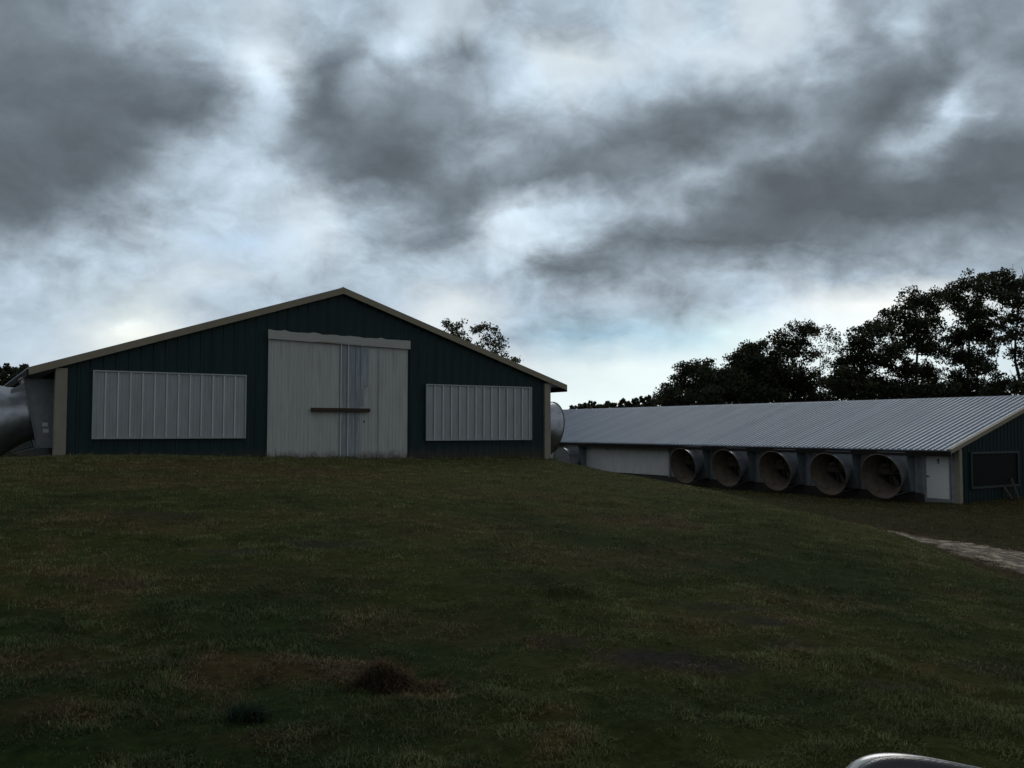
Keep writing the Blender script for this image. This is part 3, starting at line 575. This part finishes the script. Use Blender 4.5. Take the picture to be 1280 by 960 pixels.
tree("broadleaf_tree", "dark middle height tree left of the tall pair behind the roof", 1078, 82, [(1071,419,9),(1086,412,9),(1099,414,10),(1070,434,10),(1088,430,10),(1078,449,12),(1060,456,12),(1050,469,11),(1095,448,10),(1076,470,14)]+low(1046, 1100, 488, 16), dens=1.55, group=G1)
tree("broadleaf_tree", "tall round crowned dark tree, left one of the tall pair", 1145, 82, [(1119,391,11),(1108,407,10),(1139,373,11),(1152,377,10),(1173,368,11),(1163,383,11),(1143,399,14),(1162,409,14),(1126,415,12),(1119,439,13),(1144,431,14),(1168,433,14),(1128,462,14),(1157,464,15),(1106,452,9)]+low(1104, 1180, 490, 17), dens=1.5, group=G1, trunk=.26)
tree("broadleaf_tree", "tallest dark tree with high lobed crown, right one of the tall pair", 1212, 80, [(1199,362,11),(1217,351,11),(1194,378,11),(1208,394,13),(1231,364,12),(1222,386,12),(1218,415,14),(1198,422,13),(1190,447,12),(1214,447,14),(1233,421,10),(1229,458,10),(1206,475,15)]+low(1186, 1240, 492, 15), dens=1.5, group=G1, trunk=.26)
def dead(tr, base):
    for px, py, qx, qy in ((1272,372,1266,330),(1276,362,1277,334),(1274,366,1281,338),(1275,470,1262,424),(1276,455,1268,428),(1274,490,1262,462)):
        a = at(px, py, 74)-base; b = at(qx, qy, 74)-base; m_ = (a+b)/2+rng.normal(0, .15, 3); tr.tube([a, m_, b], [.07,.045,.012], 6)
tree("broadleaf_tree", "open branched tree with bare trunk and dead top twigs at the right edge", 1277, 74, [(1241,349,8),(1252,347,9),(1264,353,9),(1254,371,9),(1268,379,10),(1278,358,9),(1262,399,8),(1290,372,13),(1288,400,12),(1255,424,6),(1266,418,6),(1260,476,8),(1272,484,9),(1246,488,7),(1300,440,14),(1283,420,10),(1290,455,12),(1268,440,6),(1284,478,11),(1264,366,8),(1247,360,9)], dens=1.5, group=G1, trunk=.24, extra=dead, core=.9)
tree("broadleaf_tree", "slim bare stemmed young tree just left of the right edge trunk", 1250, 78, [(1250,404,7),(1244,392,7),(1256,412,6),(1241,440,5),(1248,476,8),(1256,490,9),(1240,494,10),(1238,405,9),(1244,430,6),(1240,462,8)], dens=1.4, group=G1, trunk=.10, core=.8)
tree("broadleaf_tree", "loose leafed small tree just over the green roof, nearer the ridge", 568, 58, [(558,404,3),(562,410,5),(568,413,6),(575,408,6),(566,420,6),(578,418,6),(572,428,8),(585,426,4),(560,440,9)], leaf=.18, dens=1.0, core=.42, fat=.95, cols=LIGHT, group="trees between the barns", trunk=.13, spray=.42)
tree("broadleaf_tree", "wider loose leafed tree over the green roof, nearer the eave", 612, 56, [(595,413,4),(601,408,4),(608,408,6),(617,412,6),(625,421,6),(604,424,8),(614,428,8),(627,432,6),(598,434,8),(619,443,8),(630,446,6),(634,454,5),(643,450,3),(612,452,10)], leaf=.18, dens=1.05, core=.45, fat=.95, cols=LIGHT, group="trees between the barns", trunk=.14, spray=.42)
# far off woods that read as one mass
def wood(name, label, spots, d, leaf):
    cs, rs, nl = [], [], []
    for x, y, r in spots:
        for yy in np.arange(y, 536, r*1.2):
            c = at(x, yy, d+rng.uniform(-4, 4)); R_ = r*d/F
            for _ in range(9):
                dv = rng.normal(0, 1, 3); dv /= np.linalg.norm(dv); cs.append(c+dv*R_*rng.uniform(.2, 1)); rs.append(R_*.45); nl.append(34)
    V, f, s, c = leaves(cs, rs, nl, leaf, GREENS); o = np_mesh(name, V, f, s, M['leaf'], None, c); tag(o, label, "wood", kind="stuff")
wood("distant_wood", "low far dark wood along the horizon beyond the roof ridge", [(x, y+4, 6) for x, y in ((716,508),(726,508),(733,505),(741,503),(750,504),(758,501),(767,503),(776,500),(785,502),(794,499),(803,497),(811,497),(819,502),(828,503),(838,502))], 190, .6)
wood("distant_wood", "dark far wood behind the shiny fan at the left edge", [(x, y+6, 8) for x, y in ((-40,458),(-25,456),(-10,458),(2,458),(9,456),(17,459),(24,460),(31,457),(40,458),(50,462))], 120, .42)

# ------------------------------------------------------------------ the car whose wing mirror pokes into the corner
car = empty("parked_car", (0,0,0)); tag(car, "silver car wing mirror with dark face in the bottom right corner", "car")
def W_(r, f, z): return EYE*[1,1,0]+RT*r+FH*f+np.array([0,0,z])
def superell(cx, size, e, rot, nu=40, nv=24, half=None):
    mb = MB()
    def sp(a, p): return math.copysign(abs(a)**p, a)
    for i in range(nv+1):
        v = -math.pi/2+math.pi*i/nv
        for k in range(nu):
            u = 2*math.pi*k/nu; p = np.array([size[0]*sp(math.cos(v), e)*sp(math.cos(u), e), size[1]*sp(math.cos(v), e)*sp(math.sin(u), e), size[2]*sp(math.sin(v), e)])
            mb.v.append(tuple(cx+rot@p))
    for i in range(nv):
        for k in range(nu): mb.f.append((i*nu+k, i*nu+(k+1) % nu, (i+1)*nu+(k+1) % nu, (i+1)*nu+k))
    return mb
rl = R(8.0); yw = R(-14)
ex = RT*math.cos(rl)-np.array([0,0,1])*math.sin(rl); ez = np.cross(ex, FH); ez /= np.linalg.norm(ez); ey = np.cross(ez, ex)
ex2 = ex*math.cos(yw)+ey*math.sin(yw); ey2 = np.cross(ez, ex2); al = R(24); ey3 = ey2*math.cos(al)-ez*math.sin(al); ez3 = ez*math.cos(al)+ey2*math.sin(al); ROT = np.stack([ex2, ey3, ez3], 1)
mc_ = W_(.446, .86, 1.089)
mir = superell(mc_+ROT@np.array([0,.02,0]), (.133,.050,.086), .5, ROT).build("side_mirror", M['silver'], car, True)
superell(mc_+ROT@np.array([.001,-.020,-.0035]), (.1305,.036,.0835), .5, ROT).build("bezel", M['black'], mir, True)
mg = MB(); 
for k in range(40):
    u = 2*math.pi*k/40; mg.v.append(tuple(mc_+ROT@np.array([.104*math.copysign(abs(math.cos(u))**.5, math.cos(u)), -.0535, -.010+.066*math.copysign(abs(math.sin(u))**.5, math.sin(u))])))
mg.f = [tuple(range(40))]; mg.build("mirror_glass", M['mirror'], mir)
mb = MB(); mb.tube([W_(.52,.86,1.05), W_(.60,.74,1.02), W_(.64,.60,.99)], [.03,.028,.034], 10); mb.build("mirror_arm", M['black'], mir, True)
def slab(pts, f0, f1, name, m_, par=None, bev=.03):
    mb = MB(); poly = [W_(r, 0, z) for r, z in pts]; mb.prism(poly, FH*f0, FH*f1); return mb.build(name, m_, par or car, bevel=bev)
dd = slab([(-.55,.35), (.62,.35), (.72,.62), (.68,.98), (-.55,1.0)], .52, .62, "door", M['silver'])
slab([(-.40,.86), (-.18,.86), (-.18,.89), (-.40,.89)], .622, .66, "handle", M['silver'], dd, .008)
slab([(.64,.40), (.80,.40), (.88,.62), (1.10,.72), (1.34,.66), (1.44,.42), (1.75,.42), (1.78,.70), (1.60,.86), (.70,.96)], .50, .62, "fender", M['silver'])
slab([(.72,.90), (1.62,.80), (1.60,.84), (.72,.955)], -.7, .49, "bonnet", M['silver'])
def wheel(r, f):
    mb = MB(); c = W_(r, f, .32); mb.tube([c, c+FH*.05, c+FH*.17, c+FH*.21], [.27,.32,.32,.27], 32); w = mb.build("wheel", M['rubber'], car, True)
    mb = MB(); c = c+FH*.213; mb.tube([c, c+FH*.012], [.19,.17], 24); mb.build("rim", M['silver'], w)
wheel(1.11, .40)

# ------------------------------------------------------------------ sky: a world of layered cloud over a Nishita sky
wd = bpy.data.worlds.new("World"); S.world = wd; wd.use_nodes = True; nt = wd.node_tree; N = nt.nodes; LK = nt.links; N.clear()
SUN_EL, SUN_AZ = R(24), YAW+R(14)     # behind the cloud, ahead and to the right
def MN(op, a, b=None, c=None, clamp=False):
    m = N.new("ShaderNodeMath"); m.operation = op; m.use_clamp = clamp
    for i, v in enumerate((a, b, c)):
        if v is None: continue
        if isinstance(v, (int, float)): m.inputs[i].default_value = v
        else: LK.new(v, m.inputs[i])
    return m.outputs[0]
def VM(op, a, b=None, s=None):
    m = N.new("ShaderNodeVectorMath"); m.operation = op
    for i, v in enumerate((a, b)):
        if v is None: continue
        if isinstance(v, (tuple, list)): m.inputs[i].default_value = v
        else: LK.new(v, m.inputs[i])
    if s is not None:
        if isinstance(s, (int, float)): m.inputs["Scale"].default_value = s
        else: LK.new(s, m.inputs["Scale"])
    return m
def NOISE(vec, scale, det=6, rough=.55, dist=0.):
    n_ = N.new("ShaderNodeTexNoise"); n_.inputs["Scale"].default_value = scale; n_.inputs["Detail"].default_value = det; n_.inputs["Roughness"].default_value = rough; n_.inputs["Distortion"].default_value = dist
    LK.new(vec, n_.inputs["Vector"]); return n_
def SS(x, a, b):
    m = N.new("ShaderNodeMapRange"); m.interpolation_type = 'SMOOTHSTEP'; m.inputs[1].default_value = a; m.inputs[2].default_value = b; LK.new(x, m.inputs[0]); return m.outputs[0]
tc = N.new("ShaderNodeTexCoord"); D = VM('NORMALIZE', tc.outputs["Generated"]).outputs[0]
df = VM('DOT_PRODUCT', D, tuple(FH)).outputs["Value"]; drr = VM('DOT_PRODUCT', D, tuple(RT)).outputs["Value"]; dz = VM('DOT_PRODUCT', D, (0,0,1)).outputs["Value"]
az = MN('ARCTAN2', drr, df); hz = MN('SQRT', MN('ADD', MN('MULTIPLY', drr, drr), MN('MULTIPLY', df, df)))
v0 = MN('DIVIDE', dz, MN('MAXIMUM', df, MN('MULTIPLY', hz, .6)))
den = MN('ADD', MN('MAXIMUM', dz, 0.), .58)
cx = N.new("ShaderNodeCombineXYZ"); LK.new(MN('DIVIDE', drr, den), cx.inputs[0]); LK.new(MN('DIVIDE', df, den), cx.inputs[1]); PL = cx.outputs[0]
wn_ = NOISE(PL, 5.2, 7, .55); sep = N.new("ShaderNodeSeparateXYZ"); LK.new(VM('SUBTRACT', wn_.outputs["Color"], (.5,.5,.5)).outputs[0], sep.inputs[0])
wn2 = NOISE(PL, 17., 7, .58); sep2 = N.new("ShaderNodeSeparateXYZ"); LK.new(VM('SUBTRACT', wn2.outputs["Color"], (.5,.5,.5)).outputs[0], sep2.inputs[0])
low_ = SS(v0, .02, .2)
azw = MN('ADD', az, MN('ADD', MN('MULTIPLY', sep.outputs[0], .07), MN('MULTIPLY', sep2.outputs[0], .05)))
vw = MN('ADD', v0, MN('MULTIPLY', MN('ADD', MN('MULTIPLY', sep.outputs[1], .05), MN('MULTIPLY', sep2.outputs[1], .040)), MN('ADD', MN('MULTIPLY', low_, .75), .25)))
ROWS = {
 20: [125,138,165,182,198,206,182,180,205,205,180,165,190,208,190,217,208,145,182,150,145],
 60: [114,112,125,150,190,214,148,160,195,150,195,219,214,206,210,206,192,165,125,158,128],
 100:[109,107,111,125,150,198,128,148,140,148,190,208,197,185,172,158,145,123,112,130,165],
 140:[112,110,108,113,140,188,122,120,125,150,158,172,168,140,120,122,138,120,124,190,150],
 180:[108,107,112,150,192,165,145,114,112,150,152,142,122,113,118,142,136,120,168,118,106],
 220:[104,110,125,178,192,198,150,116,113,135,130,118,124,146,148,106,103,104,110,104,103],
 260:[105,125,155,176,186,203,208,182,165,124,206,197,176,163,126,104,99,101,104,107,125],
 300:[156,168,184,202,210,208,210,165,145,168,208,200,145,113,108,109,120,140,146,150,145],
 340:[186,190,194,198,212,206,200,194,182,196,182,128,136,160,176,172,178,182,182,178,175],
 380:[190,200,206,216,200,192,190,190,204,224,192,184,198,176,172,200,228,246,246,236,220],
  420:[195,206,228,240,212,205,205,215,228,226,192,186,196,212,234,240,247,248,242,232,218],
 460:[202,212,218,218,215,212,215,220,225,226,228,232,244,246,246,244,243,242,240,232,225],
 500:[205,212,218,218,215,215,218,222,228,232,240,244,248,248,246,244,243,242,240,236,230]}
def lin(s): s = s/255; return s/12.92 if s <= .04045 else ((s+.055)/1.055)**2.4
def tintrgb(l, x, y):
    k = 1-sstep(190, 245, np.array(float(l)))
    r, g, b = l*(.99-.07*k), l*1.007, l*(1.0+.08*k)
    if y >= 400 and x > 650: r *= .965; b *= 1.01
    if y == 420 and 690 < x < 960: r *= .955; b *= 1.01
    if y == 300 and 230 < x < 360: r *= .965; b *= 1.035
    if y in (420, 380) and 120 < x < 230: b *= .985
    return [lin(min(q, 255)) for q in (r, g, b)]
azm = math.atan(640/F); tpar = MN('DIVIDE', MN('ADD', azw, azm), 2*azm)
acc = None; dv = 40/F
vcl = MN('MINIMUM', MN('MAXIMUM', vw, (536-500)/F), (536-20)/F)
for y, vals in ROWS.items():
    cr = N.new("ShaderNodeValToRGB"); cr.color_ramp.interpolation = 'CARDINAL'; el = cr.color_ramp.elements
    for k, l in enumerate(vals):
        pos = (math.atan((k*64-640)/F)+azm)/(2*azm); pos = min(1, max(0, pos))
        e = el[k] if k < 2 and False else (el[0] if k == 0 else (el[len(el)-1] if k == 20 else el.new(pos)))
        e.position = pos; e.color = (*tintrgb(l, k*64, y), 1)
    LK.new(tpar, cr.inputs[0])
    w = MN('SUBTRACT', 1., MN('DIVIDE', MN('ABSOLUTE', MN('SUBTRACT', vcl, (536-y)/F)), dv), clamp=True)
    t = VM('SCALE', cr.outputs[0], None, w).outputs[0]; acc = t if acc is None else VM('ADD', acc, t).outputs[0]
# single clouds that stand out of the cover: (px, py, long, short, tilt, gain)
FEAT = [(332,95,48,20,-52,.30),(300,182,60,22,22,.16),(345,218,50,18,8,.16),(488,58,30,20,15,.36),(660,98,62,26,10,.16),(880,40,70,32,5,.08),(1200,132,62,13,47,.50),(1150,30,22,38,0,.28),
 (1000,166,36,13,25,.22),(892,214,62,11,20,.32),(655,262,44,22,10,.16),(650,305,50,26,15,.12),(166,408,30,8,14,.12),(420,300,70,26,15,.10),(646,402,26,7,5,.16),(960,392,80,20,5,.12),(590,190,40,16,20,.12),(255,262,50,14,25,.10),(780,195,40,12,25,.12),
 (392,112,22,58,-20,-.20),(500,192,58,36,-15,-.16),(560,286,60,20,-20,-.18),(740,312,120,15,17,-.22),(850,158,130,22,12,-.14),(1105,240,170,26,5,-.12),(1118,132,62,15,50,-.22),(700,404,70,9,5,-.14),(785,394,72,11,10,-.12),(40,240,60,22,-30,-.16),(150,190,90,20,5,-.10),(430,330,60,14,10,-.10),(215,330,110,8,3,-.06),(1000,290,120,10,4,-.10)]
fu = MN('MULTIPLY', MN('TANGENT', MN('MAXIMUM', MN('MINIMUM', azw, 1.2), -1.2)), F); fv = MN('MULTIPLY', vw, F)
fe = None
for px, py, la, sb, tl, gn in FEAT:
    dx = MN('SUBTRACT', fu, float(px-640)); dy = MN('SUBTRACT', fv, float(536-py)); ca, sa = math.cos(R(tl)), math.sin(R(tl))
    a_ = MN('ADD', MN('MULTIPLY', dx, ca/la), MN('MULTIPLY', dy, sa/la)); b_ = MN('ADD', MN('MULTIPLY', dx, -sa/sb), MN('MULTIPLY', dy, ca/sb))
    g_ = MN('MULTIPLY', MN('EXPONENT', MN('MULTIPLY', MN('ADD', MN('MULTIPLY', a_, a_), MN('MULTIPLY', b_, b_)), -.7)), gn if gn > 0 else gn*.6)
    fe = g_ if fe is None else MN('ADD', fe, g_)
fine = NOISE(PL, 9.5, 9, .55, .6); fin2 = NOISE(PL, 27., 8, .6, .5)
gain = MN('ADD', MN('MULTIPLY', MN('SUBTRACT', fine.outputs["Fac"], .5), 1.15), MN('MULTIPLY', MN('SUBTRACT', fin2.outputs["Fac"], .5), .55))
lum = VM('DOT_PRODUCT', acc, (.3,.4,.3)).outputs["Value"]; tt_ = MN('DIVIDE', MN('SUBTRACT', lum, .12), .55, clamp=True)
wmid = MN('ADD', MN('MULTIPLY', MN('MULTIPLY', tt_, MN('SUBTRACT', 1., tt_)), 4.4), .36)     # edges are ragged, the bases and the bright cover smoother
gain = MN('MULTIPLY', gain, MN('MULTIPLY', wmid, MN('ADD', MN('MULTIPLY', low_, .75), .25)))
gain = MN('ADD', MN('ADD', gain, MN('MULTIPLY', fe, 1.5)), 1.03)
gain = MN('MAXIMUM', gain, .45)
front = VM('SCALE', acc, None, gain).outputs[0]
gen = NOISE(PL, 1.6, 8, .58, .4); gr_ = N.new("ShaderNodeValToRGB"); e = gr_.color_ramp.elements; e[0].position = .32; e[0].color = (.11,.12,.135,1); e[1].position = .68; e[1].color = (.50,.53,.56,1); LK.new(gen.outputs["Fac"], gr_.inputs[0])
away = MN('MAXIMUM', SS(v0, .50, .75), SS(MN('ABSOLUTE', az), .60, 1.0))
mx = N.new("ShaderNodeMix"); mx.data_type = 'RGBA'; LK.new(away, mx.inputs[0]); LK.new(front, mx.inputs[6]); dm = N.new('ShaderNodeMapRange'); dm.inputs[1].default_value = -.25; dm.inputs[2].default_value = .35; dm.inputs[3].default_value = .85; dm.inputs[4].default_value = 1; LK.new(df, dm.inputs[0]); LK.new(VM('SCALE', gr_.outputs[0], None, dm.outputs[0]).outputs[0], mx.inputs[7])
cloud = VM('SCALE', mx.outputs[2], None, 10.).outputs[0]
sky = N.new("ShaderNodeTexSky"); sky.sky_type = 'NISHITA'; sky.sun_disc = False; sky.sun_elevation = SUN_EL; sky.sun_rotation = SUN_AZ
cov = N.new("ShaderNodeMix"); cov.data_type = 'RGBA'; cov.inputs[0].default_value = .997; LK.new(sky.outputs[0], cov.inputs[6]); LK.new(cloud, cov.inputs[7])
bg = N.new("ShaderNodeBackground"); bg.inputs[1].default_value = .1; LK.new(cov.outputs[2], bg.inputs[0]); wo = N.new("ShaderNodeOutputWorld"); LK.new(bg.outputs[0], wo.inputs[0])
wd.cycles.sampling_method = 'MANUAL'; wd.cycles.sample_map_resolution = 512

sl = bpy.data.lights.new("sun", 'SUN'); sl.energy = .5; sl.angle = R(28); sl.color = (1, .96, .90); so = bpy.data.objects.new("sun", sl); COL.objects.link(so)
so.rotation_euler = (R(90)-SUN_EL, 0, math.pi-SUN_AZ)
S.view_settings.view_transform = 'Standard'; S.view_settings.look = 'None'; S.view_settings.exposure = 0; S.view_settings.gamma = 1
S.cycles.max_bounces = 5; S.cycles.diffuse_bounces = 3; S.cycles.glossy_bounces = 3; S.cycles.use_denoising = True
